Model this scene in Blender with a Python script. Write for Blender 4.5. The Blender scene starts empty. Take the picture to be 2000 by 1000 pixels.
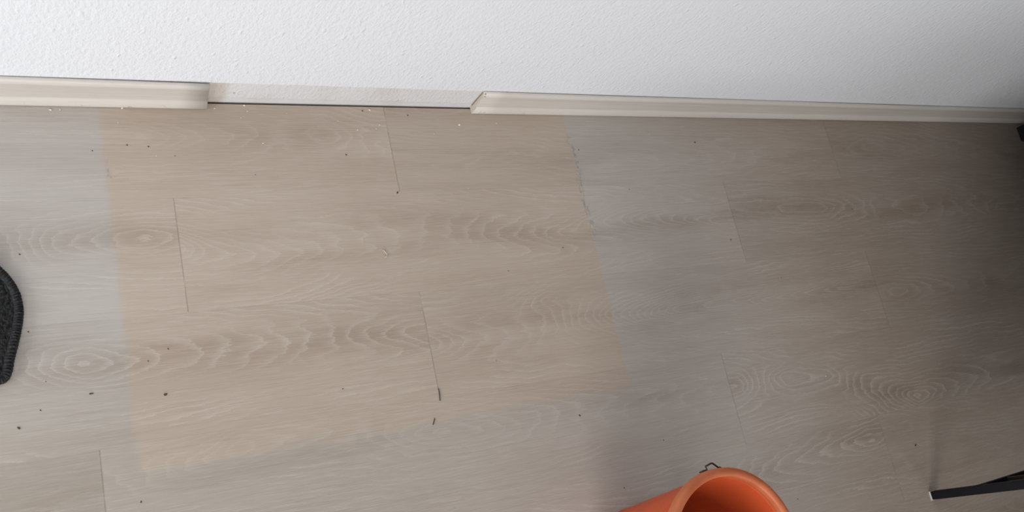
import bpy, bmesh, math, random
import numpy as np
from mathutils import Matrix, Vector

# ------------------------------------------------------------------ camera
CAM = (-0.9665, -0.7581, 1.47)
R = [[0.8627191382, -0.2123608511, 0.4589319748],
     [-0.0628426444, -0.9455365117, -0.3193924031],
     [0.5017633811, 0.2467054398, -0.8290777620]]      # rows: right, down, forward
scene = bpy.context.scene
col = scene.collection
cd = bpy.data.cameras.new('camera')
cd.sensor_width = 36.0
cd.lens = 1773.63 / 2000 * 36.0
cd.clip_start = 0.02
cam = bpy.data.objects.new('camera', cd)
col.objects.link(cam)
m = Matrix(((R[0][0], -R[1][0], -R[2][0], CAM[0]),
            (R[0][1], -R[1][1], -R[2][1], CAM[1]),
            (R[0][2], -R[1][2], -R[2][2], CAM[2]),
            (0, 0, 0, 1)))
cam.matrix_world = m
scene.camera = cam

# ------------------------------------------------------------------ light and exposure
scene.view_settings.view_transform = 'Standard'
scene.view_settings.look = 'None'
scene.view_settings.gamma = 1
scene.view_settings.use_curve_mapping = False
scene.view_settings.exposure = 0.06

world = bpy.data.worlds.new('world')
scene.world = world
world.use_nodes = True
world.node_tree.nodes['Background'].inputs['Color'].default_value = (0.75, 0.85, 1.0, 1)
world.node_tree.nodes['Background'].inputs['Strength'].default_value = 1.0

ROOM = (-2.5, 3.3, -3.9, 0.0, 2.5)            # x0, x1, y0, y1, height
WIN = (-2.00, -0.40, 0.10, 1.15)              # low window in the left wall: y0, y1, z0, z1
WIN2 = (-2.40, -0.60, 0.50, 2.10)             # window behind the camera: x0, x1, z0, z1
FILL_WIN = (0.20, 2.40, 0.50, 2.10)  # unseen window added to brighten the wall and floor on the right

def area(name, loc, rot, sx, sy, power, color):
    l = bpy.data.lights.new(name, 'AREA')
    l.shape = 'RECTANGLE'; l.size = sx; l.size_y = sy
    l.energy = power; l.color = color
    o = bpy.data.objects.new(name, l); col.objects.link(o)
    o.location = loc; o.rotation_euler = rot
    return o
area('window_daylight', (ROOM[0] - 0.02, (WIN[0] + WIN[1]) / 2, (WIN[2] + WIN[3]) / 2), (0, -math.pi / 2, 0),
     WIN[3] - WIN[2] - 0.04, WIN[1] - WIN[0] - 0.04, 28.5, (0.97, 0.985, 1.0))
for w_, p_ in ((WIN2, 73), (FILL_WIN, 17)):  # the second one is fill light through the added window
    area('window_daylight', ((w_[0] + w_[1]) / 2, ROOM[2] - 0.02, (w_[2] + w_[3]) / 2), (math.pi / 2, 0, 0),
         w_[1] - w_[0] - 0.04, w_[3] - w_[2] - 0.04, p_, (1.0, 0.985, 0.965))

random.seed(5)
rng = np.random.default_rng(11)

# ------------------------------------------------------------------ helpers
def mat(name, base=(0.8, 0.8, 0.8), rough=0.5, metal=0.0, spec=0.5):
    mt = bpy.data.materials.new(name); mt.use_nodes = True
    b = mt.node_tree.nodes['Principled BSDF']
    b.inputs['Base Color'].default_value = (*base, 1)
    b.inputs['Roughness'].default_value = rough
    b.inputs['Metallic'].default_value = metal
    b.inputs['Specular IOR Level'].default_value = spec
    return mt, mt.node_tree, b

def N(nt, kind, **kw):
    n = nt.nodes.new(kind)
    for k, v in kw.items():
        if k.startswith('i_'):
            key = k[2:]
            key = int(key) if key.isdigit() else key.replace('_', ' ')
            n.inputs[key].default_value = v
        else:
            setattr(n, k, v)
    return n

def math_(nt, op, a, b=None, c=None, clamp=False):
    n = nt.nodes.new('ShaderNodeMath'); n.operation = op; n.use_clamp = clamp
    for i, v in enumerate((a, b, c)):
        if v is None: continue
        if isinstance(v, (int, float)): n.inputs[i].default_value = v
        else: nt.links.new(v, n.inputs[i])
    return n.outputs[0]

def mapr(nt, v, a, b, c=0.0, d=1.0, smooth=True):
    n = nt.nodes.new('ShaderNodeMapRange'); n.interpolation_type = 'SMOOTHSTEP' if smooth else 'LINEAR'
    nt.links.new(v, n.inputs[0])
    for i, x in zip((1, 2, 3, 4), (a, b, c, d)): n.inputs[i].default_value = x
    return n.outputs[0]

def mixc(nt, f, a, b, kind='MIX'):
    n = nt.nodes.new('ShaderNodeMix'); n.data_type = 'RGBA'; n.blend_type = kind
    if isinstance(f, (int, float)): n.inputs[0].default_value = f
    else: nt.links.new(f, n.inputs[0])
    for i, v in ((6, a), (7, b)):
        if isinstance(v, tuple): n.inputs[i].default_value = (*v, 1)
        else: nt.links.new(v, n.inputs[i])
    return n.outputs[2]

def noise(nt, vec, scale, detail=2.0, rough=0.5, stretch=None):
    if stretch is not None:
        mp = nt.nodes.new('ShaderNodeMapping'); mp.inputs['Scale'].default_value = stretch
        nt.links.new(vec, mp.inputs[0]); vec = mp.outputs[0]
    n = nt.nodes.new('ShaderNodeTexNoise')
    n.inputs['Scale'].default_value = scale; n.inputs['Detail'].default_value = detail
    n.inputs['Roughness'].default_value = rough
    nt.links.new(vec, n.inputs['Vector'])
    return n.outputs['Fac']

def attr(nt, name):
    n = nt.nodes.new('ShaderNodeAttribute'); n.attribute_name = name
    return n.outputs['Fac']

def obj(name, bm, mt, parent=None, smooth=False, loc=None):
    me = bpy.data.meshes.new(name)
    bmesh.ops.recalc_face_normals(bm, faces=bm.faces[:])
    bm.to_mesh(me); bm.free()
    if mt: me.materials.append(mt)
    if smooth:
        for p in me.polygons: p.use_smooth = True
    o = bpy.data.objects.new(name, me); col.objects.link(o)
    if parent: o.parent = parent
    if loc: o.location = loc
    return o

def tag(o, label=None, cat=None, group=None, kind=None):
    if label: o['label'] = label
    if cat: o['category'] = cat
    if group: o['group'] = group
    if kind: o['kind'] = kind
    return o

def empty(name, loc, label, cat, group=None):
    o = bpy.data.objects.new(name, None); col.objects.link(o); o.location = loc
    o.empty_display_size = 0.05
    return tag(o, label, cat, group)

def box(bm, x0, x1, y0, y1, z0, z1, bevel=0.0):
    r = bmesh.ops.create_cube(bm, size=1.0)
    vs = r['verts']
    for v in vs:
        v.co = Vector(((x0 + x1) / 2 + v.co.x * (x1 - x0), (y0 + y1) / 2 + v.co.y * (y1 - y0), (z0 + z1) / 2 + v.co.z * (z1 - z0)))
    if bevel:
        es = list({e for v in vs for e in v.link_edges})
        bmesh.ops.bevel(bm, geom=es, offset=bevel, segments=2, affect='EDGES', profile=0.6)

def tube(bm, pts, r, seg=10, closed=False):
    pts = [Vector(p) for p in pts]; n = len(pts); rings = []
    up = Vector((0.12, 0.31, 0.94)).normalized()
    for i, p in enumerate(pts):
        a = pts[(i - 1) % n] if (closed or i) else p
        b = pts[(i + 1) % n] if (closed or i < n - 1) else p
        t = (b - a).normalized()
        u = t.cross(up); u = u.normalized() if u.length > 1e-4 else t.orthogonal().normalized()
        w = t.cross(u).normalized()
        rings.append([bm.verts.new(p + (u * math.cos(k * 2 * math.pi / seg) + w * math.sin(k * 2 * math.pi / seg)) * r) for k in range(seg)])
    for i in range(n if closed else n - 1):
        A, B = rings[i], rings[(i + 1) % n]
        for k in range(seg):
            bm.faces.new((A[k], A[(k + 1) % seg], B[(k + 1) % seg], B[k]))
    if not closed:
        bm.faces.new(rings[0][::-1]); bm.faces.new(rings[-1])

def lathe(bm, prof, seg=96):
    rings = []
    for r, z in prof:
        if r < 1e-5: rings.append([bm.verts.new((0, 0, z))])
        else: rings.append([bm.verts.new((r * math.cos(k * 2 * math.pi / seg), r * math.sin(k * 2 * math.pi / seg), z)) for k in range(seg)])
    for A, B in zip(rings, rings[1:]):
        for k in range(seg):
            k2 = (k + 1) % seg
            if len(A) == 1: bm.faces.new((A[0], B[k2], B[k]))
            elif len(B) == 1: bm.faces.new((A[k], A[k2], B[0]))
            else: bm.faces.new((A[k], A[k2], B[k2], B[k]))

# ------------------------------------------------------------------ materials
def wall_material():
    mt, nt, b = mat('woodchip_wall_paint', rough=0.75, spec=0.3)
    tc = nt.nodes.new('ShaderNodeTexCoord'); v = tc.outputs['Object']
    sep = nt.nodes.new('ShaderNodeSeparateXYZ'); nt.links.new(v, sep.inputs[0])
    x, z = sep.outputs['X'], sep.outputs['Z']
    # old paint edge left by the missing skirting: greyer, thinner paint below it
    wob = noise(nt, v, 14, 2)
    zz = math_(nt, 'ADD', z, math_(nt, 'MULTIPLY', math_(nt, 'SUBTRACT', wob, 0.5), 0.004))
    below = math_(nt, 'SUBTRACT', 1.0, mapr(nt, zz, 0.0665, 0.0705))
    paint = mixc(nt, below, (0.715, 0.728, 0.757), (0.63, 0.625, 0.63))
    blot = noise(nt, v, 9, 3)
    paint = mixc(nt, math_(nt, 'MULTIPLY', math_(nt, 'MULTIPLY', below, mapr(nt, blot, 0.5, 0.7)), 0.55), paint, (0.56, 0.535, 0.52))
    # brownish patch beside the end of the left board
    sx = math_(nt, 'MULTIPLY', mapr(nt, x, -0.625, -0.612), math_(nt, 'SUBTRACT', 1.0, mapr(nt, math_(nt, 'ADD', x, math_(nt, 'MULTIPLY', wob, 0.02)), -0.588, -0.570)))
    paint = mixc(nt, math_(nt, 'MULTIPLY', math_(nt, 'MULTIPLY', sx, below), 0.6), paint, (0.47, 0.40, 0.33))
    # small dirt specks on the bare strip
    vor = N(nt, 'ShaderNodeTexVoronoi', i_Scale=30.0); nt.links.new(v, vor.inputs['Vector'])
    speck = math_(nt, 'MULTIPLY', math_(nt, 'LESS_THAN', vor.outputs['Distance'], 0.07), math_(nt, 'MULTIPLY', below, mapr(nt, noise(nt, v, 5, 1), 0.5, 0.6)))
    paint = mixc(nt, math_(nt, 'MULTIPLY', speck, 0.7), paint, (0.15, 0.13, 0.11))
    nt.links.new(paint, b.inputs['Base Color'])
    # woodchip relief
    h1 = noise(nt, v, 150, 2.5, 0.55, (1, 1, 0.55))
    h2 = noise(nt, v, 34, 2.0, 0.5, (1, 1, 0.7))
    vo = N(nt, 'ShaderNodeTexVoronoi', i_Scale=70.0, feature='SMOOTH_F1'); 
    mp = nt.nodes.new('ShaderNodeMapping'); mp.inputs['Scale'].default_value = (1, 1, 0.5); mp.inputs['Rotation'].default_value = (0, 0.25, 0)
    nt.links.new(v, mp.inputs[0]); nt.links.new(mp.outputs[0], vo.inputs['Vector'])
    chips = math_(nt, 'MULTIPLY', mapr(nt, vo.outputs['Distance'], 0.28, 0.05), mapr(nt, noise(nt, v, 60, 1), 0.5, 0.62))
    smooth_base = mapr(nt, z, 0.008, 0.02)
    h = math_(nt, 'ADD', math_(nt, 'ADD', math_(nt, 'MULTIPLY', h1, 0.75), math_(nt, 'MULTIPLY', h2, 0.32)), math_(nt, 'MULTIPLY', chips, 0.35))
    h = math_(nt, 'MULTIPLY', h, smooth_base)
    bp = N(nt, 'ShaderNodeBump', i_Strength=0.8, i_Distance=0.0026)
    nt.links.new(h, bp.inputs['Height']); nt.links.new(bp.outputs[0], b.inputs['Normal'])
    return mt

def plain_wall_material():
    mt, nt, b = mat('plain_wall_paint', (0.40, 0.40, 0.40), 0.8, spec=0.3)
    tc = nt.nodes.new('ShaderNodeTexCoord')
    bp = N(nt, 'ShaderNodeBump', i_Strength=0.4, i_Distance=0.002)
    nt.links.new(noise(nt, tc.outputs['Object'], 100, 2), bp.inputs['Height']); nt.links.new(bp.outputs[0], b.inputs['Normal'])
    return mt

def floor_material():
    mt, nt, b = mat('limed_oak_planks', rough=0.42, spec=0.45)
    tc = nt.nodes.new('ShaderNodeTexCoord'); v = tc.outputs['Object']
    sep = nt.nodes.new('ShaderNodeSeparateXYZ'); nt.links.new(v, sep.inputs[0])
    g = attr(nt, 'grain'); pid = attr(nt, 'plank'); tone = attr(nt, 'tone'); edge = attr(nt, 'endseam'); lede = attr(nt, 'longseam'); scuff = attr(nt, 'scuff'); strg = attr(nt, 'strength')
    off = N(nt, 'ShaderNodeCombineXYZ'); nt.links.new(math_(nt, 'MULTIPLY', pid, 3.7), off.inputs[2])
    va = nt.nodes.new('ShaderNodeVectorMath'); va.operation = 'ADD'; nt.links.new(v, va.inputs[0]); nt.links.new(off.outputs[0], va.inputs[1])
    vv = va.outputs[0]
    # jagged detail on the growth rings
    j1 = noise(nt, vv, 1.0, 2.5, 0.6, (26, 110, 1))
    j2 = noise(nt, vv, 1.0, 2.0, 0.6, (120, 700, 1))
    h = math_(nt, 'ADD', g, math_(nt, 'MULTIPLY', math_(nt, 'SUBTRACT', j1, 0.5), 0.8))
    h = math_(nt, 'ADD', h, math_(nt, 'MULTIPLY', math_(nt, 'SUBTRACT', j2, 0.5), 0.4))
    fr = math_(nt, 'FRACT', h)
    rise = math_(nt, 'POWER', fr, 4.0)
    cut = math_(nt, 'SUBTRACT', 1.0, mapr(nt, fr, 0.90, 1.0))
    line = math_(nt, 'MULTIPLY', rise, cut)
    mask = mapr(nt, noise(nt, vv, 1.0, 3.0, 0.55, (5, 24, 1)), 0.40, 0.68)
    mask = math_(nt, 'MAXIMUM', mask, math_(nt, 'MULTIPLY', attr(nt, 'core'), 0.75))
    line = math_(nt, 'MULTIPLY', line, math_(nt, 'MULTIPLY', mask, strg))
    # long fine fibres
    fib = noise(nt, vv, 1.0, 4.0, 0.65, (9, 420, 1))
    fib2 = noise(nt, vv, 1.0, 3.0, 0.6, (26, 900, 1))
    cloud = noise(nt, vv, 1.0, 3.0, 0.5, (3.0, 16, 1))
    cloud2 = noise(nt, v, 1.4, 2.0, 0.5)
    # unfaded rectangle where a cabinet stood; the rest of the floor bleached greyer
    x, y = sep.outputs['X'], sep.outputs['Y']
    wob = math_(nt, 'MULTIPLY', math_(nt, 'SUBTRACT', noise(nt, v, 1.0, 3.0, 0.6, (9, 60, 1)), 0.5), 0.045)
    wx = math_(nt, 'MULTIPLY', math_(nt, 'SUBTRACT', noise(nt, v, 22, 2.0), 0.5), 0.006)
    x2 = math_(nt, 'ADD', x, wx); y2 = math_(nt, 'ADD', y, wob)
    px = math_(nt, 'MULTIPLY', mapr(nt, x2, -0.795, -0.782), math_(nt, 'SUBTRACT', 1.0, mapr(nt, x2, 0.121, 0.130)))
    py = mapr(nt, y2, -0.622, -0.605)
    patch = math_(nt, 'MULTIPLY', px, py)
    bleached = mixc(nt, mapr(nt, cloud2, 0.35, 0.65), (0.485, 0.447, 0.413), (0.455, 0.412, 0.373))
    # towards the room the bleached part keeps a warmer tint
    warm = math_(nt, 'MULTIPLY', math_(nt, 'SUBTRACT', 1.0, mapr(nt, y, -0.62, -0.36)), math_(nt, 'SUBTRACT', 1.0, mapr(nt, x, -0.5, 0.5)))
    bleached = mixc(nt, warm, bleached, (0.425, 0.378, 0.325))
    bleached = mixc(nt, mapr(nt, x, 0.12, 0.80, smooth=False), bleached, (0.395, 0.325, 0.268))
    fresh = mixc(nt, mapr(nt, cloud2, 0.3, 0.7), (0.496, 0.412, 0.337), (0.466, 0.384, 0.310))
    base = mixc(nt, patch, bleached, fresh)
    dark = math_(nt, 'MULTIPLY', mapr(nt, cloud, 0.40, 0.66), math_(nt, 'ADD', 0.20, math_(nt, 'MULTIPLY', attr(nt, 'core'), 0.45)))
    base = mixc(nt, dark, base, (0.72, 0.67, 0.62), 'MULTIPLY')
    base = mixc(nt, math_(nt, 'MULTIPLY', mapr(nt, fib, 0.45, 0.70), 0.50), base, (0.83, 0.81, 0.78), 'MULTIPLY')
    base = mixc(nt, math_(nt, 'MULTIPLY', mapr(nt, fib2, 0.52, 0.72), 0.32), base, (0.60, 0.57, 0.54))
    base = mixc(nt, math_(nt, 'MULTIPLY', line, 0.50), base, (0.66, 0.615, 0.56))
    tn = N(nt, 'ShaderNodeCombineColor')
    for i in range(3): nt.links.new(tone, tn.inputs[i])
    base = mixc(nt, 1.0, base, tn.outputs[0], 'MULTIPLY')
    # scuffed grey-blue rub mark along the right side of the rectangle
    sn = mapr(nt, noise(nt, v, 150, 3.0, 0.7, (1, 0.55, 1)), 0.47, 0.60)
    base = mixc(nt, math_(nt, 'MULTIPLY', math_(nt, 'MULTIPLY', scuff, sn), 0.55), base, (0.17, 0.17, 0.19))
    # joints between planks
    es = math_(nt, 'SUBTRACT', 1.0, mapr(nt, edge, 0.0003, 0.0013))
    es = math_(nt, 'MULTIPLY', es, mapr(nt, noise(nt, v, 26, 2), 0.30, 0.50, 0.25, 0.95))
    ls = math_(nt, 'SUBTRACT', 1.0, mapr(nt, lede, 0.0002, 0.0010))
    ls = math_(nt, 'MULTIPLY', ls, mapr(nt, noise(nt, v, 7, 2), 0.48, 0.70, 0.0, 0.24))
    joint = math_(nt, 'MAXIMUM', math_(nt, 'MULTIPLY', es, 0.42), ls)
    base = mixc(nt, joint, base, (0.13, 0.105, 0.085))
    nt.links.new(base, b.inputs['Base Color'])
    hh = math_(nt, 'ADD', math_(nt, 'MULTIPLY', line, 0.6), math_(nt, 'SUBTRACT', math_(nt, 'MULTIPLY', fib, 0.5), math_(nt, 'MULTIPLY', joint, 1.5)))
    bp = N(nt, 'ShaderNodeBump', i_Strength=0.35, i_Distance=0.0005)
    nt.links.new(hh, bp.inputs['Height']); nt.links.new(bp.outputs[0], b.inputs['Normal'])
    rr = mapr(nt, cloud, 0.3, 0.7, 0.38, 0.50)
    nt.links.new(rr, b.inputs['Roughness'])
    return mt

def skirting_material(name, c1, c2):
    mt, nt, b = mat(name, rough=0.40, spec=0.45)
    tc = nt.nodes.new('ShaderNodeTexCoord'); v = tc.outputs['Object']
    sep = nt.nodes.new('ShaderNodeSeparateXYZ'); nt.links.new(v, sep.inputs[0])
    n1 = noise(nt, v, 1.0, 4.0, 0.6, (7, 60, 240))
    c = mixc(nt, mapr(nt, n1, 0.35, 0.68), c1, c2)
    # paler band along the upper lip and along the lower bead
    z = sep.outputs['Z']
    pale = math_(nt, 'MAXIMUM', mapr(nt, z, 0.057, 0.060), math_(nt, 'MULTIPLY', mapr(nt, z, 0.0245, 0.0205), 0.8))
    c = mixc(nt, math_(nt, 'MULTIPLY', pale, 0.75), c, (0.645, 0.602, 0.552))
    dirt = math_(nt, 'MULTIPLY', mapr(nt, noise(nt, v, 60, 3.0, 0.65), 0.60, 0.72), mapr(nt, z, 0.020, 0.004))
    c = mixc(nt, math_(nt, 'MULTIPLY', dirt, 0.4), c, (0.22, 0.19, 0.16))
    nt.links.new(c, b.inputs['Base Color'])
    return mt

M_wall = wall_material()
M_plain = plain_wall_material()
M_floor = floor_material()
M_dark, _, _ = mat('darkened_wall', (0.22, 0.22, 0.23), 0.8)  # unseen wall's colour darkened to cut bounced light on the right
M_skirt = skirting_material('oak_foil_skirting', (0.550, 0.512, 0.468), (0.505, 0.466, 0.422))
M_core, _, _ = mat('raw_fibreboard', (0.26, 0.17, 0.09), 0.9)
M_saw, _, _ = mat('sawn_pale_core', (0.53, 0.475, 0.41), 0.9)
M_screed, _, _ = mat('dark_screed', (0.02, 0.02, 0.022), 0.95)
M_ceil, _, _ = mat('ceiling_paint', (0.50, 0.50, 0.50), 0.9)
M_black, nt_, b_ = mat('black_powder_coat', (0.007, 0.007, 0.009), 0.5, spec=0.2)
tc_ = nt_.nodes.new('ShaderNodeTexCoord')
bp_ = N(nt_, 'ShaderNodeBump', i_Strength=0.2, i_Distance=0.0003)
nt_.links.new(noise(nt_, tc_.outputs['Object'], 900, 2), bp_.inputs['Height']); nt_.links.new(bp_.outputs[0], b_.inputs['Normal'])
M_blackwood, _, _ = mat('black_veneer', (0.014, 0.013, 0.013), 0.5)
M_gloss, _, _ = mat('black_lacquer', (0.006, 0.006, 0.008), 0.12)
M_pad, _, _ = mat('white_felt', (0.55, 0.545, 0.52), 0.95)
M_steel, _, _ = mat('tarnished_wire', (0.075, 0.06, 0.05), 0.45, metal=0.7)
M_winframe, _, _ = mat('white_window_plastic', (0.8, 0.8, 0.8), 0.3)

def glass_material():
    mt = bpy.data.materials.new('window_glass'); mt.use_nodes = True; nt = mt.node_tree
    nt.nodes.clear()
    o = nt.nodes.new('ShaderNodeOutputMaterial'); t = nt.nodes.new('ShaderNodeBsdfTransparent'); g = nt.nodes.new('ShaderNodeBsdfGlossy')
    g.inputs['Roughness'].default_value = 0.02
    mx = nt.nodes.new('ShaderNodeMixShader'); mx.inputs[0].default_value = 0.05
    nt.links.new(t.outputs[0], mx.inputs[1]); nt.links.new(g.outputs[0], mx.inputs[2]); nt.links.new(mx.outputs[0], o.inputs[0])
    return mt
M_glass = glass_material()

def bucket_material(name, c1, c2):
    mt, nt, b = mat(name, c1, 0.45, spec=0.3)
    tc = nt.nodes.new('ShaderNodeTexCoord'); v = tc.outputs['Object']
    c = mixc(nt, mapr(nt, noise(nt, v, 14, 4.0, 0.6), 0.35, 0.7), c1, c2)
    sp = mapr(nt, noise(nt, v, 130, 2.0), 0.755, 0.79)
    c = mixc(nt, math_(nt, 'MULTIPLY', sp, 0.5), c, (0.75, 0.45, 0.32))
    nt.links.new(c, b.inputs['Base Color'])
    bp = N(nt, 'ShaderNodeBump', i_Strength=0.15, i_Distance=0.0006)
    nt.links.new(noise(nt, v, 60, 3), bp.inputs['Height']); nt.links.new(bp.outputs[0], b.inputs['Normal'])
    return mt
M_bucket = bucket_material('orange_plastic', (0.57, 0.088, 0.026), (0.49, 0.076, 0.023))
M_rim = bucket_material('pale_orange_plastic', (0.56, 0.165, 0.070), (0.46, 0.125, 0.050))  # rim is a paler, duller orange than the body

def mat_pile_material(name, c1, c2, sc, relief):
    mt, nt, b = mat(name, rough=0.8, spec=0.35)
    tc = nt.nodes.new('ShaderNodeTexCoord'); v = tc.outputs['Object']
    n = noise(nt, v, 1.0, 3.0, 0.65, (sc * 1.5, sc * 0.7, sc))
    f = mapr(nt, n, 0.45, 0.72)
    nt.links.new(mixc(nt, f, c1, c2), b.inputs['Base Color'])
    bp = N(nt, 'ShaderNodeBump', i_Strength=1.0, i_Distance=relief)
    nt.links.new(n, bp.inputs['Height']); nt.links.new(bp.outputs[0], b.inputs['Normal'])
    return mt
M_pile = mat_pile_material('charcoal_loop_pile', (0.007, 0.007, 0.007), (0.050, 0.050, 0.050), 330, 0.004)
M_rib = mat_pile_material('charcoal_woven_edge', (0.012, 0.012, 0.013), (0.034, 0.034, 0.036), 220, 0.001)

# ------------------------------------------------------------------ the setting
X0, X1, Y0, Y1, H = ROOM
def struct(name, bm, mt, parent=None, smooth=False):
    o = obj(name, bm, mt, parent, smooth)
    if parent is None: o['kind'] = 'structure'
    return o

bm = bmesh.new(); box(bm, X0 - 0.2, X1 + 0.2, 0.0, 0.2, -0.03, H); struct('wall_back', bm, M_wall)
bm = bmesh.new(); box(bm, X1, X1 + 0.2, Y0, 0.0, -0.03, H); struct('wall_right', bm, M_dark)
bm = bmesh.new()
for a, b_ in ((X0 - 0.2, WIN2[0]), (WIN2[1], FILL_WIN[0]), (FILL_WIN[1], X1 + 0.2)): box(bm, a, b_, Y0 - 0.2, Y0, -0.03, H)
for w_ in (WIN2, FILL_WIN):
    box(bm, w_[0], w_[1], Y0 - 0.2, Y0, -0.03, w_[2]); box(bm, w_[0], w_[1], Y0 - 0.2, Y0, w_[3], H)
struct('wall_front', bm, M_plain)
bm = bmesh.new(); box(bm, X0 - 0.2, X1 + 0.2, Y0 - 0.2, 0.2, H, H + 0.2); struct('ceiling', bm, M_ceil)
bm = bmesh.new()
box(bm, X0 - 0.2, X0, Y0, WIN[0], -0.03, H)
box(bm, X0 - 0.2, X0, WIN[1], 0.0, -0.03, H)
box(bm, X0 - 0.2, X0, WIN[0], WIN[1], -0.03, WIN[2])
box(bm, X0 - 0.2, X0, WIN[0], WIN[1], WIN[3], H)
struct('wall_left', bm, M_plain)
def window(name, a, b_, c, d, side):
    # frame and pane set back in the wall opening; side 'x' = left wall, 'y' = front wall
    def bx(bm, u0, u1, v0, v1, t0, t1, bev=0.0):
        if side == 'x': box(bm, X0 - t1, X0 - t0, u0, u1, v0, v1, bev)
        else: box(bm, u0, u1, Y0 - t1, Y0 - t0, v0, v1, bev)
    bm = bmesh.new(); t0, t1 = 0.05, 0.11
    bx(bm, a, b_, c, c + 0.06, t0, t1, 0.004); bx(bm, a, b_, d - 0.06, d, t0, t1, 0.004)
    bx(bm, a, a + 0.06, c + 0.06, d - 0.06, t0, t1, 0.004); bx(bm, b_ - 0.06, b_, c + 0.06, d - 0.06, t0, t1, 0.004)
    m_ = (a + b_) / 2; bx(bm, m_ - 0.035, m_ + 0.035, c + 0.06, d - 0.06, t0, t1, 0.004)
    w = struct(name, bm, M_winframe)
    bm = bmesh.new(); bx(bm, a + 0.05, b_ - 0.05, c + 0.05, d - 0.05, 0.075, 0.085)
    struct('glass_pane', bm, M_glass, w)
window('window_1', *WIN, 'x'); window('window_2', *WIN2, 'y'); window('fill_window', *FILL_WIN, 'y')

# ---- floor: vinyl planks 196 mm wide and 1217 mm long, every plank its own island of one mesh
PW, PL, R1 = 0.19588, 1.21675, 0.1789
GAP = -0.0045
FEAT = {
 (0, -0.286): dict(s=0.75, c=[(-0.749,-0.063,0),(-0.709,-0.069,0),(-0.626,-0.066,3),(-0.502,-0.068,6),(-0.407,-0.065,4),(-0.306,-0.091,8)]),
 (0, 0.93): dict(s=0.55, c=[(-0.295,-0.112,3),(-0.148,-0.135,1),(-0.023,-0.103,0),(0.161,-0.128,0),(0.373,-0.125,3),(0.699,-0.108,7),(0.86,-0.109,9)]),
 (0, 2.147): dict(s=0.7, c=[(0.934,-0.095,4),(1.084,-0.089,1),(1.294,-0.097,4),(1.642,-0.115,8)]),
 (1, -0.690): dict(s=1.0, c=[(-1.2,-0.247,11),(-0.945,-0.247,9),(-0.877,-0.249,4),(-0.804,-0.247,1.2),(-0.74,-0.249,-0.6),(-0.689,-0.25,1.4)]),
 (1, 0.526): dict(s=1.0, c=[(-0.695,-0.266,-3),(-0.652,-0.274,0),(-0.62,-0.279,1),(-0.57,-0.285,2.2),(-0.517,-0.284,3.6),(-0.461,-0.276,5),(-0.362,-0.258,7),(-0.219,-0.258,10),(-0.064,-0.27,14),(0.055,-0.274,17),(0.19,-0.258,21),(0.358,-0.26,26),(0.474,-0.271,29)]),
 (1, 1.743): dict(s=0.95, c=[(0.504,-0.241,3),(0.614,-0.242,2),(0.817,-0.253,1),(0.929,-0.253,4),(1.045,-0.258,8),(1.185,-0.268,6),(1.314,-0.272,8),(1.549,-0.274,12)]),
 (2, -0.286): dict(s=1.15, c=[(-1.2,-0.43,8),(-0.944,-0.431,5),(-0.905,-0.436,2.6),(-0.85,-0.44,-0.6),(-0.787,-0.444,1.5),(-0.727,-0.438,2.8),(-0.673,-0.44,4),(-0.617,-0.443,5.2),(-0.566,-0.438,6.4),(-0.506,-0.44,8),(-0.434,-0.442,10),(-0.368,-0.446,12),(-0.291,-0.453,14)]),
 (2, 0.931): dict(s=1.0, c=[(-0.285,-0.472,16),(-0.224,-0.477,13),(-0.093,-0.479,10),(-0.018,-0.456,8),(0.056,-0.453,4),(0.13,-0.458,0),(0.207,-0.465,-4),(0.289,-0.465,-8),(0.436,-0.462,-10),(0.559,-0.467,-12),(0.729,-0.461,-16),(0.872,-0.463,-18)]),
 (2, 2.148): dict(s=0.8, c=[(0.881,-0.483,3),(0.995,-0.487,1),(1.138,-0.485,4),(1.43,-0.48,8)]),
 (3, -0.838): dict(s=0.7, c=[(-1.3,-0.65,4),(-0.9,-0.64,3)]),
 (3, 0.389): dict(s=0.75, c=[(-0.832,-0.62,6),(-0.724,-0.61,3),(-0.64,-0.60,0),(-0.566,-0.60,2),(-0.434,-0.61,4),(-0.356,-0.627,1),(-0.298,-0.628,-1),(-0.198,-0.639,1),(-0.046,-0.649,5),(0.199,-0.655,9),(0.382,-0.649,12)]),
 (3, 1.606): dict(s=1.25, c=[(0.4,-0.643,4),(0.444,-0.644,7),(0.489,-0.647,10),(0.55,-0.65,13),(0.685,-0.665,11),(0.828,-0.72,5),(0.947,-0.745,-0.5),(1.042,-0.74,2),(1.261,-0.72,6)]),
 (4, 0.792): dict(s=1.3, c=[(-0.462,-0.82,3),(-0.329,-0.83,-1),(-0.18,-0.85,3),(0.012,-0.87,6),(0.161,-0.86,9),(0.336,-0.84,8),(0.398,-0.83,6),(0.472,-0.825,4.5),(0.549,-0.82,3.2),(0.629,-0.815,1.8),(0.745,-0.816,-0.5),(0.807,-0.816,0.5)]),
 (4, 2.009): dict(s=0.6, c=[(0.797,-0.874,3),(0.978,-0.906,4),(1.256,-0.929,6)]),
}
SEAM = {0: -0.286, 1: -0.690, 2: -0.286, 3: -0.838 + 0.0, 4: 0.792}
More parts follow.
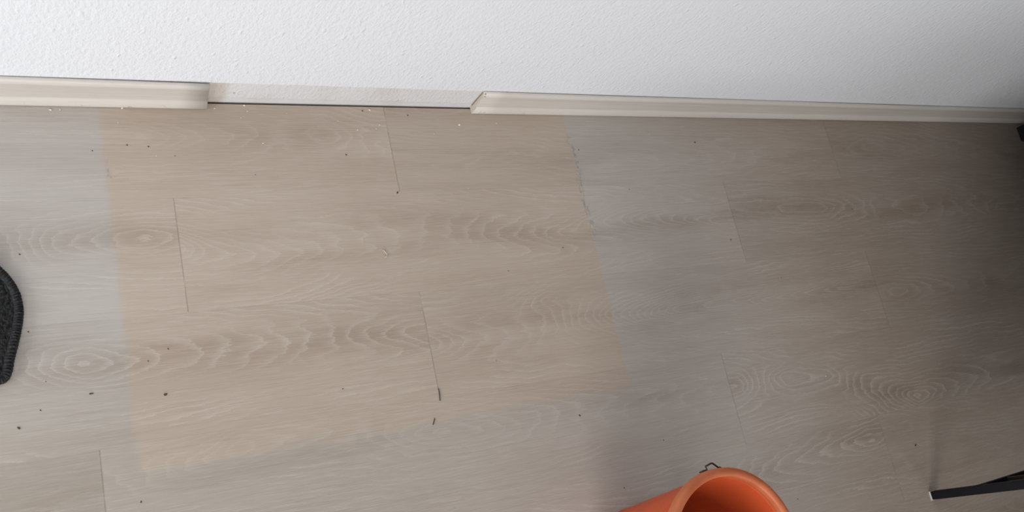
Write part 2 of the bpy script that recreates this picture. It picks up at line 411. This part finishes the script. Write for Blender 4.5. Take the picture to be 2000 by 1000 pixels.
# mild pressure on neighbours: row 3's planks join at -0.838 and 0.389
def vnoise(x, y, sx, sy, seed):
    r = np.random.default_rng(seed); G = r.uniform(-1, 1, (128, 128))
    u = x / sx + 40.3; w = y / sy + 33.7
    iu = np.floor(u).astype(int); iw = np.floor(w).astype(int)
    fu = u - iu; fw = w - iw
    fu = fu * fu * (3 - 2 * fu); fw = fw * fw * (3 - 2 * fw)
    a = G[iu % 128, iw % 128]; b = G[(iu + 1) % 128, iw % 128]; c = G[iu % 128, (iw + 1) % 128]; d = G[(iu + 1) % 128, (iw + 1) % 128]
    return (a * (1 - fu) + b * fu) * (1 - fw) + (c * (1 - fu) + d * fu) * fw

def smooth_interp(x, xs, ys):
    out = 0
    ks = np.linspace(-0.022, 0.022, 7); wt = np.exp(-(ks / 0.012) ** 2); wt /= wt.sum()
    for k, w in zip(ks, wt): out = out + w * np.interp(x + k, xs, ys)
    return out

def floor_mesh():
    V = []; F = []; A = {k: [] for k in ('grain', 'plank', 'tone', 'endseam', 'longseam', 'scuff', 'strength', 'core')}
    base = 0
    def island(xa, xb, ya, yb, pa, pb, ra, rb, feat, pid, seed, tone, step):
        nonlocal base
        nx = max(2, int(math.ceil((xb - xa) / step)) + 1); ny = max(2, int(math.ceil((yb - ya) / (step * 0.85))) + 1)
        xs = np.linspace(xa, xb, nx); ys = np.linspace(ya, yb, ny)
        X, Y = np.meshgrid(xs, ys, indexing='ij')
        if feat:
            c = feat['c']; cx = [q[0] for q in c]; gx = smooth_interp(X, cx, [q[2] for q in c]); yc = smooth_interp(X, cx, [q[1] for q in c]); s = feat['s']; gvals = [q[2] for q in c]
            amp = 0.55
        else:
            r = np.random.default_rng(seed); cx = np.linspace(pa, pb, 9)
            gvals = np.cumsum(r.uniform(-3.5, 5.0, 9)); gx = smooth_interp(X, cx, gvals); yc = smooth_interp(X, cx, (ra + rb) / 2 + r.uniform(-0.04, 0.04, 9)); s = 0.8
            amp = 1.5
        dy = Y - yc
        trend = np.zeros_like(gx); ks = np.linspace(-0.16, 0.16, 9)
        for k_ in ks: trend = trend + smooth_interp(X + k_, cx, gvals) / 9
        g = 0.55 * trend + (gx - 0.55 * trend) * np.exp(-(dy / 0.030) ** 2) + 122 * (np.sqrt(dy * dy + 0.012 ** 2) - 0.012) - 150 * dy * dy
        A['core'].append((s * np.exp(-(dy / 0.035) ** 2)).ravel())
        g = g + amp * vnoise(X, Y, 0.16, 0.030, seed + 1) + 0.28 * vnoise(X, Y, 0.045, 0.014, seed + 2)
        V.append(np.stack([X, Y, np.zeros_like(X)], -1).reshape(-1, 3))
        idx = np.arange(nx * ny).reshape(nx, ny) + base
        F.append(np.stack([idx[:-1, :-1], idx[1:, :-1], idx[1:, 1:], idx[:-1, 1:]], -1).reshape(-1, 4))
        base += nx * ny
        A['grain'].append(g.ravel() + 50)
        A['plank'].append(np.full(nx * ny, float(pid)))
        A['tone'].append(np.full(nx * ny, tone))
        A['endseam'].append(np.minimum(X - pa, pb - X).ravel())
        A['longseam'].append(np.minimum(Y - ra, rb - Y).ravel())
        A['strength'].append(np.full(nx * ny, s))
        t = np.clip((-Y - 0.045) / 0.28, 0, 1); env = np.where((Y < -0.045) & (Y > -0.335), np.clip(np.minimum(t, 1 - t) * 5, 0, 1), 0)
        cxl = 0.127 + 0.004 * np.sin(Y * 40) ; sc = env * np.exp(-((X - cxl) / 0.006) ** 2)
        # the small scratched corner mark near the left side of the rectangle
        mk = np.exp(-((X + 0.786 - (Y + 0.13) * 0.05) / 0.0014) ** 2) * ((Y < -0.108) & (Y > -0.140)) + np.exp(-((Y + 0.140) / 0.0014) ** 2) * ((X > -0.786) & (X < -0.772))
        A['scuff'].append(np.clip(sc + mk * 0.7, 0, 1).ravel())
    pid = 0
    y_hi = GAP; r = 0
    tones = {(0, -0.286): 1.04, (0, 0.93): 1.01, (0, 2.147): 0.92, (1, -0.69): 1.03, (1, 0.526): 1.03, (1, 1.743): 0.94, (2, -0.286): 0.99, (2, 0.931): 0.985,
             (2, 2.148): 0.95, (3, -0.838): 0.93, (3, 0.389): 0.97, (3, 1.606): 0.97, (4, 0.792): 0.96, (4, 2.009): 0.97}  # plank tones also hold the light's brightening towards the wall
    while y_hi > Y0:
        y_lo = -R1 - r * PW; y_lo = max(y_lo, Y0)
        ra, rb = (-R1 - r * PW), (0.017 if r == 0 else -R1 - (r - 1) * PW)
        off = SEAM.get(r, rng.uniform(-0.6, 0.6))
        k0 = int(math.floor((X0 - off) / PL))
        x = off + k0 * PL
        while x < X1:
            pa, pb = x, x + PL
            key = None
            for kk in FEAT:
                if kk[0] == r and abs(kk[1] - pb) < 0.02: key = kk
            if r == 3 and abs(pb - 0.3788) < 0.02: pass
            tone = tones.get(key, rng.uniform(0.95, 1.01))
            xa, xb = max(pa, X0), min(pb, X1)
            cuts = sorted({xa, xb, *[c for c in (-1.1, 2.0) if xa < c < xb]})
            for ca, cb in zip(cuts, cuts[1:]):
                mid = (ca + cb) / 2
                fine = r <= 5 and -1.1 < mid < 2.0
                island(ca, cb, y_lo, y_hi, pa, pb, ra, rb, FEAT.get(key), pid, 100 + pid * 7, tone, 0.0038 if fine else 0.03)
            pid += 1
            x += PL
        y_hi = -R1 - r * PW
        r += 1
    V = np.concatenate(V); F = np.concatenate(F)
    nv = len(V)
    # thin edge down into the expansion gap along the wall
    me = bpy.data.meshes.new('floor')
    sk = np.array([[X0, GAP, 0], [X1, GAP, 0], [X1, GAP, -0.006], [X0, GAP, -0.006]], float)
    V = np.concatenate([V, sk]); F = np.concatenate([F, np.array([[nv + 3, nv + 2, nv + 1, nv]])])
    me.vertices.add(len(V)); me.vertices.foreach_set('co', V.ravel().astype(np.float32))
    me.loops.add(F.size); me.loops.foreach_set('vertex_index', F.ravel().astype(np.int32))
    me.polygons.add(len(F)); me.polygons.foreach_set('loop_start', np.arange(0, F.size, 4, dtype=np.int32))
    try: me.polygons.foreach_set('loop_total', np.full(len(F), 4, dtype=np.int32))
    except Exception: pass
    me.update(calc_edges=True)
    for k, vs in A.items():
        a = me.attributes.new(k, 'FLOAT', 'POINT')
        fill = 1.0 if k == 'tone' else 0.01
        a.data.foreach_set('value', np.concatenate([np.concatenate(vs), np.full(4, fill)]).astype(np.float32))
    me.materials.append(M_floor)
    o = bpy.data.objects.new('floor', me); col.objects.link(o)
    o['kind'] = 'structure'
    return o
floor = floor_mesh()
bm = bmesh.new(); box(bm, X0 - 0.2, X1 + 0.2, Y0 - 0.2, 0.2, -0.06, -0.012)
struct('trim_1', bm, M_screed)

# ------------------------------------------------------------------ skirting boards
PROF = [(0.0, 0.001), (0.0142, 0.0008), (0.0150, 0.0020), (0.0152, 0.006), (0.0146, 0.012), (0.0135, 0.0160), (0.0122, 0.0190), (0.0105, 0.0212),
        (0.0098, 0.0245), (0.0090, 0.030), (0.0080, 0.038), (0.0072, 0.047), (0.0068, 0.0545), (0.0072, 0.0575), (0.0075, 0.0600), (0.0074, 0.0640),
        (0.0066, 0.0675), (0.0046, 0.0693), (0.0020, 0.070), (0.0, 0.070)]
def board(name, xa, xb, wall_gap, name_end):
    bm = bmesh.new(); n = max(2, int((xb - xa) / 0.05)); rings = []
    for i in range(n + 1):
        x = xa + (xb - xa) * i / n
        g = wall_gap(x)
        rings.append([bm.verts.new((x - (0.0065 * z / 0.07 if name_end == 'right' and i == n else 0.0) + (-0.002 * z / 0.07 if name_end == 'left' and i == 0 else 0.0), -(d + 0.0003 + g * (0.25 + 0.75 * z / 0.07)) , z)) for d, z in PROF])
    for A, B in zip(rings, rings[1:]):
        for k in range(len(PROF)):
            k2 = (k + 1) % len(PROF)
            bm.faces.new((A[k], A[k2], B[k2], B[k]))
    bm.faces.new(rings[0]); bm.faces.new(rings[-1][::-1])
    o = obj(name, bm, M_skirt)
    for p in o.data.polygons: p.use_smooth = len(p.vertices) == 4
    return o, rings
b1, _ = board('baseboard_back', X0 + 0.001, -0.6165, lambda x: 0.0005 + 0.0024 * max(0, (x + 0.95) / 0.33) ** 1.3, 'right')
b1['kind'] = 'structure'
b2, _ = board('baseboard_back', -0.0975, X1 - 0.001, lambda x: 0.0007 + 0.0005 * math.sin(x * 7), 'left')
b2['kind'] = 'structure'
# raw fibreboard shows on the sawn end of the right board
bm = bmesh.new()
vs = [bm.verts.new((-0.0979 - 0.002 * z / 0.07, -(d * 0.93 + 0.0012), 0.003 + z * 0.94)) for d, z in PROF]
bm.faces.new(vs)
r_ = bmesh.ops.extrude_face_region(bm, geom=bm.faces[:])
for v in [g for g in r_['geom'] if isinstance(g, bmesh.types.BMVert)]: v.co.x += 0.0008
cutend = obj('sawn_end', bm, M_saw, b2); cutend['label'] = 'pale raw sawn end'
# chipped corner piece
bm = bmesh.new()
for (x, y, z, s) in ((-0.0965, -0.0052, 0.067, 0.0024), (-0.0955, -0.0075, 0.062, 0.002), (-0.097, -0.0068, 0.058, 0.0016)):
    r_ = bmesh.ops.create_icosphere(bm, subdivisions=1, radius=s)
    for v in r_['verts']: v.co = Vector((v.co.x * random.uniform(.7, 1.3) + x, v.co.y * random.uniform(.6, 1.2) + y, v.co.z * random.uniform(.8, 1.6) + z))
tube(bm, [(-0.0985, -0.0022, 0.012), (-0.0992, -0.0020, 0.030), (-0.0996, -0.0019, 0.050), (-0.0999, -0.0021, 0.067)], 0.0009, 6)
ch = obj('chipped_edge', bm, M_core, b2); ch['label'] = 'brown chipped back edge'

# ------------------------------------------------------------------ orange bucket
bk = empty('bucket', (0.047, -0.9295, 0.0), 'orange plastic builders bucket with a thick rolled rim, standing on the grey oak floor', 'bucket')
BH, RO, RI, RB = 0.280, 0.1383, 0.1235, 0.098
bm = bmesh.new()
prof = [(0, 0.004), (RB * 0.6, 0.004), (RB - 0.012, 0.003), (RB - 0.006, 0.0), (RB - 0.001, 0.001), (RB + 0.001, 0.006), (RB + 0.003, 0.03),
        (0.1265, 0.235), (0.1285, 0.250), (0.1300, 0.262), (0.1292, 0.266)]
inner = [(0.1245, 0.266), (0.1235, 0.258), (0.1215, 0.235), (RB - 0.002, 0.012), (RB - 0.010, 0.008), (0, 0.008)]
lathe(bm, prof + inner, 128)
obj('body', bm, M_bucket, bk, True)
bm = bmesh.new()
rim = []
for k in range(17):
    a = math.pi * (-0.42 + 1.42 * k / 16) if False else math.pi * k / 16
    rim.append(((RO + RI) / 2 + (RO - RI) / 2 * math.cos(a), BH - 0.0055 + 0.0055 * math.sin(a)))
lip = [(0.1290, 0.2600), (0.1345, 0.2585), (RO - 0.0008, 0.2605), (RO, 0.264)] + rim + [(RI, 0.270), (RI + 0.0005, 0.262), (0.1255, 0.2605), (0.1290, 0.2600)]
lathe(bm, lip, 128)
bmesh.ops.remove_doubles(bm, verts=bm.verts[:], dist=1e-6)
obj('rim', bm, M_rim, bk, True)
# wire bail: hooked into an ear on each side, folded down against the far side
def arc(c, r, a0, a1, n): return [(c[0] + r * math.cos(a0 + (a1 - a0) * i / n), c[1] + r * math.sin(a0 + (a1 - a0) * i / n)) for i in range(n + 1)]
bm = bmesh.new()
tube(bm, [(-0.0195, 0.1372, 0.258), (-0.0130, 0.1390, 0.262), (-0.0060, 0.1385, 0.262), (-0.0062, 0.1420, 0.262), (-0.0068, 0.1452, 0.262), (-0.0010, 0.1462, 0.262),
          (0.0060, 0.1478, 0.262), (0.0090, 0.1472, 0.262), (0.0130, 0.1440, 0.262), (0.0182, 0.1390, 0.262), (0.030, 0.1375, 0.250)], 0.0015, 8)
obj('handle_hook', bm, M_steel, bk, True)
bm = bmesh.new()
pts = []
for i in range(33):
    t = i / 32; a = math.pi / 2 - math.pi * t
    drop = math.sin(math.pi * t)
    pts.append((0.030 * 1 + 0.112 * math.cos(a), 0.1375 * math.sin(a) if abs(math.sin(a)) < 1 else 0.1375 * math.sin(a), 0.250 - 0.10 * drop))
tube(bm, pts, 0.0022, 8)
obj('bail_handle', bm, M_steel, bk, True)
bm = bmesh.new()
tube(bm, [(0.030, -0.1375, 0.250), (0.018, -0.139, 0.262), (0.006, -0.1478, 0.262), (-0.0068, -0.1452, 0.262), (-0.006, -0.1385, 0.262)], 0.0015, 8)
obj('handle_hook', bm, M_steel, bk, True)

# ------------------------------------------------------------------ charcoal mat at the left
OUT = [(-0.9535, -0.262), (-0.9468, -0.279), (-0.9372, -0.291), (-0.9286, -0.306), (-0.9225, -0.323), (-0.9202, -0.340), (-0.9199, -0.354), (-0.9226, -0.371), (-0.9262, -0.387), (-0.9312, -0.405), (-0.9369, -0.424),
       (-0.9400, -0.439), (-0.9438, -0.450), (-0.9500, -0.4565), (-0.9600, -0.4585), (-0.985, -0.462), (-1.03, -0.470), (-1.09, -0.482), (-1.16, -0.488), (-1.24, -0.482), (-1.31, -0.462), (-1.36, -0.42), (-1.38, -0.36),
       (-1.36, -0.29), (-1.31, -0.235), (-1.23, -0.20), (-1.15, -0.188), (-1.07, -0.195), (-1.01, -0.213), (-0.975, -0.235)]
def resample(P, n):
    P = np.array(P); P2 = np.vstack([P, P[:1]]); d = np.r_[0, np.cumsum(np.hypot(*np.diff(P2, axis=0).T))]
    t = np.linspace(0, d[-1], n, endpoint=False)
    return np.stack([np.interp(t, d, P2[:, 0]), np.interp(t, d, P2[:, 1])], 1)
NR = 2600
ring = resample(OUT, NR)
for _ in range(60): ring = (np.roll(ring, 1, 0) + ring * 2 + np.roll(ring, -1, 0)) / 4
tg = np.roll(ring, -1, 0) - np.roll(ring, 1, 0); tg /= np.hypot(*tg.T)[:, None]
nr = np.stack([tg[:, 1], -tg[:, 0]], 1)
cen = ring.mean(0)
if ((ring - cen) * nr).sum() < 0: nr = -nr
rug = empty('floor_mat', (cen[0], cen[1], 0.0), 'charcoal woven mat with rounded end and pleated edge, lying at the left picture edge', 'mat')
bm = bmesh.new()
# pleated border: an irregular rib every few millimetres across a rounded roll
rr = np.random.default_rng(3); kk = np.convolve(rr.uniform(-0.9, 3.0, NR + 60), np.ones(13) / 13, 'same')[:NR]; ph = np.cumsum(kk) * 0.62
sec = [(-0.0135, 0.0075), (-0.0115, 0.0100), (-0.0085, 0.0118), (-0.0050, 0.0116), (-0.0022, 0.0095), (-0.0005, 0.0062), (0.0, 0.0032), (-0.0010, 0.0004), (-0.0135, 0.0004)]
rings = []
wv = np.convolve(rr.uniform(0.0, 2.2, NR + 60), np.ones(9) / 9, 'same')[:NR]
for i in range(NR):
    s = (math.sin(ph[i]) * 0.5 + 0.5) * wv[i]
    row = []
    for j, (d, z) in enumerate(sec):
        out = 0.0005 * s if 1 <= j <= 6 else 0
        up = 0.0024 * s * math.sin(min(j, 6) / 6 * math.pi) if j < 7 else 0
        p = ring[i] + nr[i] * (d + out - 0.001) - cen
        row.append(bm.verts.new((p[0], p[1], z + up)))
    rings.append(row)
for i in range(NR):
    A, B = rings[i], rings[(i + 1) % NR]
    for j in range(len(sec)):
        k = (j + 1) % len(sec)
        bm.faces.new((A[j], A[k], B[k], B[j]))
obj('pleated_border', bm, M_rib, rug, True)
bm = bmesh.new()
inn = ring - nr * 0.0125
from mathutils import noise as mnoise
rows = []
for f in (1 - np.linspace(0, 1, 60) ** 1.5)[:-1]:
    rows.append([(cen * (1 - f) + q * f) for q in inn])
vr = []
for row in rows:
    vr.append([bm.verts.new((q[0] - cen[0], q[1] - cen[1],
        0.0085 + 0.0022 * mnoise.noise(Vector((q[0] * 330, q[1] * 190, 0.3))) + 0.0012 * mnoise.noise(Vector((q[0] * 600, q[1] * 600, 4.3))))) for q in row])
for A, B in zip(vr, vr[1:]):
    for k in range(0, NR, 1):
        k2 = (k + 1) % NR
        bm.faces.new((A[k], A[k2], B[k2], B[k]))
bm.faces.new(vr[-1])
obj('loop_pile', bm, M_pile, rug, True)

# ------------------------------------------------------------------ black desk at the lower right (one leg and its rear panel in view)
LX, LY, LS = 0.880, -0.9600, 0.0185       # outer left rear corner of the leg
desk = empty('desk', (LX, LY, 0.0), 'black metal desk, its square leg on a white felt pad at the lower right corner', 'desk')
DW, DD, DH = 1.25, 0.62, 0.72
for i, (x, y) in enumerate(((LX, LY), (LX + DW, LY), (LX, LY - DD), (LX + DW, LY - DD))):
    bm = bmesh.new(); box(bm, x, x + LS, y - LS, y, 0.004, DH, 0.0012)
    lg = obj('leg', bm, M_black, desk); lg.location = (-LX, -LY, 0)
    bm = bmesh.new(); box(bm, x - 0.0008, x + LS + 0.001, y - LS - 0.001, y + 0.0005, 0.0, 0.004, 0.0008)
    pd = obj('felt_pad', bm, M_pad, lg); pd['label'] = 'white felt pad'
bm = bmesh.new(); box(bm, LX + 0.001, LX + DW + LS - 0.001, LY - 0.016, LY + 0.001, 0.118, 0.133, 0.001)
o = obj('lower_rail', bm, M_black, desk); o.location = (-LX, -LY, 0)
bm = bmesh.new(); box(bm, LX + LS, LX + DW, LY - 0.010, LY - 0.005, 0.133, 0.69)  # extended to full height to block window light from the floor behind
o = obj('rear_panel', bm, M_gloss, desk); o.location = (-LX, -LY, 0)
bm = bmesh.new()
for k in range(6):
    box(bm, LX + 0.10 + k * 0.2, LX + 0.106 + k * 0.2, LY - 0.005, LY + 0.0, 0.133, 0.69, 0.0008)
o = obj('panel_slats', bm, M_steel, desk); o.location = (-LX, -LY, 0)
bm = bmesh.new(); box(bm, LX - 0.12, LX + DW + 0.05, LY - DD - 0.05, LY + 0.03, DH, DH + 0.028, 0.003)
o = obj('desk_top', bm, M_blackwood, desk); o.location = (-LX, -LY, 0)

# ------------------------------------------------------------------ black sideboard beyond the right edge (its leg corner in view)
SX, SY = 1.782, -0.030
sb = empty('sideboard', (SX, SY, 0.0), 'black sideboard against the wall, only its square leg showing at the right picture edge', 'sideboard')
SW, SD, SL = 1.30, 0.46, 0.045
for (x, y) in ((SX, SY), (SX + SW, SY), (SX, SY - SD), (SX + SW, SY - SD)):
    bm = bmesh.new(); box(bm, x, x + SL, y - SL, y, 0.0, 0.165, 0.002)
    o = obj('leg', bm, M_black, sb); o.location = (-SX, -SY, 0)
bm = bmesh.new(); box(bm, SX - 0.17, SX + SW + 0.14, SY - SD - 0.04, SY + 0.012, 0.165, 0.86, 0.004)  # unseen body stretched left and lowered to darken the floor beside it
o = obj('cabinet_body', bm, M_blackwood, sb); o.location = (-SX, -SY, 0)
bm = bmesh.new(); box(bm, 0.90, SX + SW + 0.14, -0.80, SY + 0.012, 0.86, 0.89, 0.003)  # unseen overhanging top added to shade the floor on the right
o = obj('shading_top', bm, M_blackwood, sb); o.location = (-SX, -SY, 0)
for k in range(2):
    bm = bmesh.new(); box(bm, SX - 0.17 + k * 0.805, SX - 0.17 + k * 0.805 + 0.795, SY - SD - 0.060, SY - SD - 0.0405, 0.175, 0.85, 0.003)
    d = obj('door', bm, M_blackwood, sb); d.location = (-SX, -SY, 0)
    bm = bmesh.new(); hx = SX - 0.17 + 0.80 + (-0.06 if k == 0 else 0.05); tube(bm, [(hx, SY - SD - 0.060, 0.5), (hx, SY - SD - 0.085, 0.51), (hx, SY - SD - 0.085, 0.63), (hx, SY - SD - 0.060, 0.64)], 0.004)
    obj('handle', bm, M_steel, d, True)

# ------------------------------------------------------------------ crumbs and dirt on the floor
M_white, _, _ = mat('white_plaster', (0.80, 0.77, 0.72), 0.9)
M_dirt, _, _ = mat('dark_grit', (0.075, 0.055, 0.042), 0.9)
M_tan, _, _ = mat('tan_shaving', (0.62, 0.53, 0.43), 0.8)
def crumb_mesh(name, mt, seed, flat=0.6):
    r = random.Random(seed); bm = bmesh.new()
    bmesh.ops.create_icosphere(bm, subdivisions=2, radius=1.0)
    for v in bm.verts:
        k = 1 + 0.35 * (r.random() - 0.5) * 2
        v.co = Vector((v.co.x * k, v.co.y * k * 0.8, max(v.co.z * k * flat, -0.35)))
    zmin = min(v.co.z for v in bm.verts)
    for v in bm.verts: v.co.z -= zmin
    me = bpy.data.meshes.new(name); bm.to_mesh(me); bm.free(); me.materials.append(mt)
    return me
wm = [crumb_mesh('plaster_crumb', M_white, s) for s in range(3)]
dm = [crumb_mesh('dirt_speck', M_dirt, s, 0.4) for s in range(3)]
def crumb(me, name, x, y, size, sx=1.0, rot=0.0, label=None, cat='crumb', group=None, z=0.0):
    o = bpy.data.objects.new(name, me); col.objects.link(o)
    o.location = (x, y, z); o.scale = (size * sx, size, size); o.rotation_euler = (0, 0, rot)
    return tag(o, label, cat, group)
gw = 'white plaster crumbs scattered on the floor along the wall'
WH = [(-0.551,-0.0065,2.2),(-0.547,-0.018,1.5),(-0.603,-0.0135,1.4),(-0.044,-0.036,1.1),(-0.315,-0.011,2.0),(-0.347,-0.053,1.7),(-0.301,-0.042,1.3),(-0.309,-0.05,1.1),
      (-0.86,-0.0215,1.8),(-0.846,-0.0205,1.1),(-0.762,-0.043,1.0),(-0.709,-0.103,1.0),(-0.528,-0.08,1.4),(-0.141,-0.177,1.1),(0.666,-0.659,1.1),(-0.56,-0.031,0.9),(-0.477,-0.021,0.9),(-0.382,-0.035,0.9),(0.347,-0.058,0.8),(-0.19,-0.06,0.9)]
WL = ['white plaster crumb at the dark gap, near the left end of the bare wall strip',
      'white plaster crumb just below the one sitting at the dark gap',
      'white plaster crumb just right of the left skirting board\'s cut end',
      'faint white crumb below the right board, to the right of the largest crumb',
      'bright white crumb close to the dark gap, left of the uppermost plank joint',
      'white crumb below and left of the two crumbs at the uppermost plank joint',
      'upper of two small white crumbs just left of the uppermost plank joint',
      'lower of two small white crumbs just left of the uppermost plank joint',
      'white crumb on the grey floor below the left skirting, leftmost of all crumbs',
      'small white crumb close to the right of the leftmost crumb, below the left skirting',
      'small white crumb near the upper left corner of the brown floor rectangle',
      'faint white crumb in the upper left of the brown rectangle, furthest from the wall',
      'white crumb in the middle of the first plank row, left half of the brown rectangle',
      'small white crumb below the right board\'s sawn end, well out on the brown floor',
      'tiny white crumb on the grey floor between bucket and right edge',
      'tiny white crumb below the left end of the bare wall strip, lowest there',
      'tiny white crumb near the gap below the left third of the bare wall strip',
      'tiny white crumb near the gap below the middle of the bare wall strip',
      'tiny white crumb on the grey floor just below the right skirting board',
      'tiny white crumb on the brown floor right of the uppermost plank joint']
for i, (x, y, s) in enumerate(WH):
    crumb(wm[i % 3], 'plaster_crumb', x, y, s * 0.00085, random.uniform(0.8, 1.4), random.uniform(0, 3.1), WL[i], 'crumb', gw)
crumb(wm[0], 'plaster_crumb', -0.130, -0.040, 0.0021, 1.1, 0.5, 'largest white plaster crumb, on the floor just below the right board\'s sawn end', 'crumb')
crumb(wm[1], 'plaster_crumb', -0.753, -0.0162, 0.0017, 1.0, 0.5, 'white plaster crumb touching the front of the left skirting board', 'crumb')
# curled tan shaving in the middle of the unfaded rectangle
bm = bmesh.new(); tube(bm, [(0, 0, 0.0009), (0.003, -0.004, 0.0014), (0.005, -0.009, 0.0018), (0.004, -0.013, 0.0012), (0.001, -0.014, 0.0009)], 0.0009, 6)
o = obj('wood_shaving', bm, M_tan, None, True, (-0.341, -0.292, 0)); tag(o, 'small curled tan shaving on the middle of the brown floor rectangle', 'shaving')
gd = 'dark dirt specks scattered over the floor'
DK = [(0.475,-0.078,1.5),(0.933,-0.263,1.2),(0.143,-0.096,1.3),(-0.378,-0.103,1.1),(-0.719,-0.086,1.2),(-0.752,-0.083,1.0),(-0.679,-0.103,.8),(0.172,-0.723,1.1),(0.045,-0.311,1.0),
      (-0.939,-0.522,1.4),(-0.91,-0.501,1.0),(-0.917,-0.383,.9),(-0.92,-0.262,1.0),(-0.727,-0.431,.9),(-0.459,-0.532,.8),(-0.092,-0.35,.8),(-0.238,-0.021,1.2),(0.499,-0.32,1.2),(0.053,-0.794,.9),
      (0.477,-0.898,1.0),(-0.805,-0.093,.8),(-0.79,-0.655,1.0),(-0.758,-0.447,.8),(-0.330,-0.013,1.1),(-0.9,-0.46,.7),(-0.55,-0.14,.7),(0.25,-0.19,.8),(0.62,-0.42,.8),(-0.16,-0.52,.7)]
DL = ['dark speck on the grey floor below the middle of the right skirting board',
      'dark speck beside the ringed grain on the darker right side of the floor',
      'dark speck just right of the brown rectangle\'s upper right corner',
      'dark speck in the first plank row, left of the uppermost plank joint',
      'right one of two dark specks near the brown rectangle\'s upper left corner',
      'left one of two dark specks near the brown rectangle\'s upper left corner',
      'small dark speck right of the two specks at the rectangle\'s upper left corner',
      'dark speck on the grey floor above the bucket',
      'dark speck inside the brown rectangle close to the middle of its right side',
      'leftmost dark speck in the lower left corner of the floor',
      'faint dark speck right of the leftmost one in the lower left corner',
      'tiny dark speck close to the right side of the mat',
      'tiny dark speck on the grey floor above the mat',
      'tiny dark speck inside the rectangle above its big round black speck',
      'tiny dark speck in the lower middle, left of the long dark splinter',
      'tiny dark speck right of the middle of the brown rectangle',
      'dark speck just below the dark gap near the right board\'s sawn end',
      'dark speck at the joint in the second plank row on the grey right side',
      'dark speck on the floor just left of the orange bucket',
      'small dark speck on the floor just right of the bucket\'s rim',
      'tiny dark speck on the grey floor left of the rectangle\'s upper left corner',
      'dark speck near the lower edge of the picture on its left',
      'tiny dark speck inside the rectangle, lower left, right of the floor mat',
      'dark speck just under the dark gap, right of the uppermost plank joint',
      'tiny dark speck below the mat\'s right edge',
      'tiny dark speck in the first plank row below the bare wall strip\'s left end',
      'tiny dark speck on the grey floor right of the rectangle, second plank row',
      'tiny dark speck on the darker grey floor, third plank row',
      'tiny dark speck in the lower right part of the brown rectangle']
for i, (x, y, s) in enumerate(DK):
    crumb(dm[i % 3], 'dirt_speck', x, y, s * 0.00115, random.uniform(0.8, 1.6), random.uniform(0, 3.1), DL[i], 'dirt', gd)
def splinter(pts, r, label):
    bm = bmesh.new(); n = len(pts); 
    P = [Vector(p) for p in pts]
    c = P[n // 2].copy(); c.z = 0
    tube(bm, [p - c for p in P], r, 6)
    for v in bm.verts:
        v.co.x += random.uniform(-1, 1) * r * 0.25; v.co.z = max(v.co.z, 0)
    return tag(obj('splinter', bm, M_dirt, None, False, c), label, 'splinter')
splinter([(-0.2862, -0.5555, 0.001), (-0.2858, -0.562, 0.001), (-0.2866, -0.570, 0.001), (-0.2875, -0.577, 0.001)], 0.0009, 'longer dark splinter lying over the plank joint in the lower middle')
splinter([(-0.3040, -0.606, 0.0008), (-0.3065, -0.611, 0.0008), (-0.3095, -0.6165, 0.0008)], 0.0009, 'shorter dark splinter at the lower edge of the brown floor rectangle')
crumb(dm[0], 'dirt_speck', -0.739, -0.502, 0.0021, 1.1, 0.4, 'round black dirt speck in the lower left of the brown floor rectangle', 'dirt')
crumb(dm[1], 'dirt_speck', -0.842, -0.486, 0.0014, 2.2, 0.0, 'flat elongated dark dirt speck, to the right of the mat\'s lower end', 'dirt')
crumb(dm[2], 'dirt_speck', -0.008, -0.646, 0.0017, 1.4, -0.9, 'dark dirt speck just below the lower right corner of the brown rectangle', 'dirt')
crumb(dm[0], 'dirt_speck', -0.291, -0.181, 0.0017, 1.2, 0.9, 'dark dirt speck at the lower end of the joint in the first plank row', 'dirt')
crumb(dm[1], 'dirt_speck', 0.886, -0.853, 0.0022, 1.5, 0.3, 'dark dirt speck on the floor between the bucket and the desk leg', 'dirt')
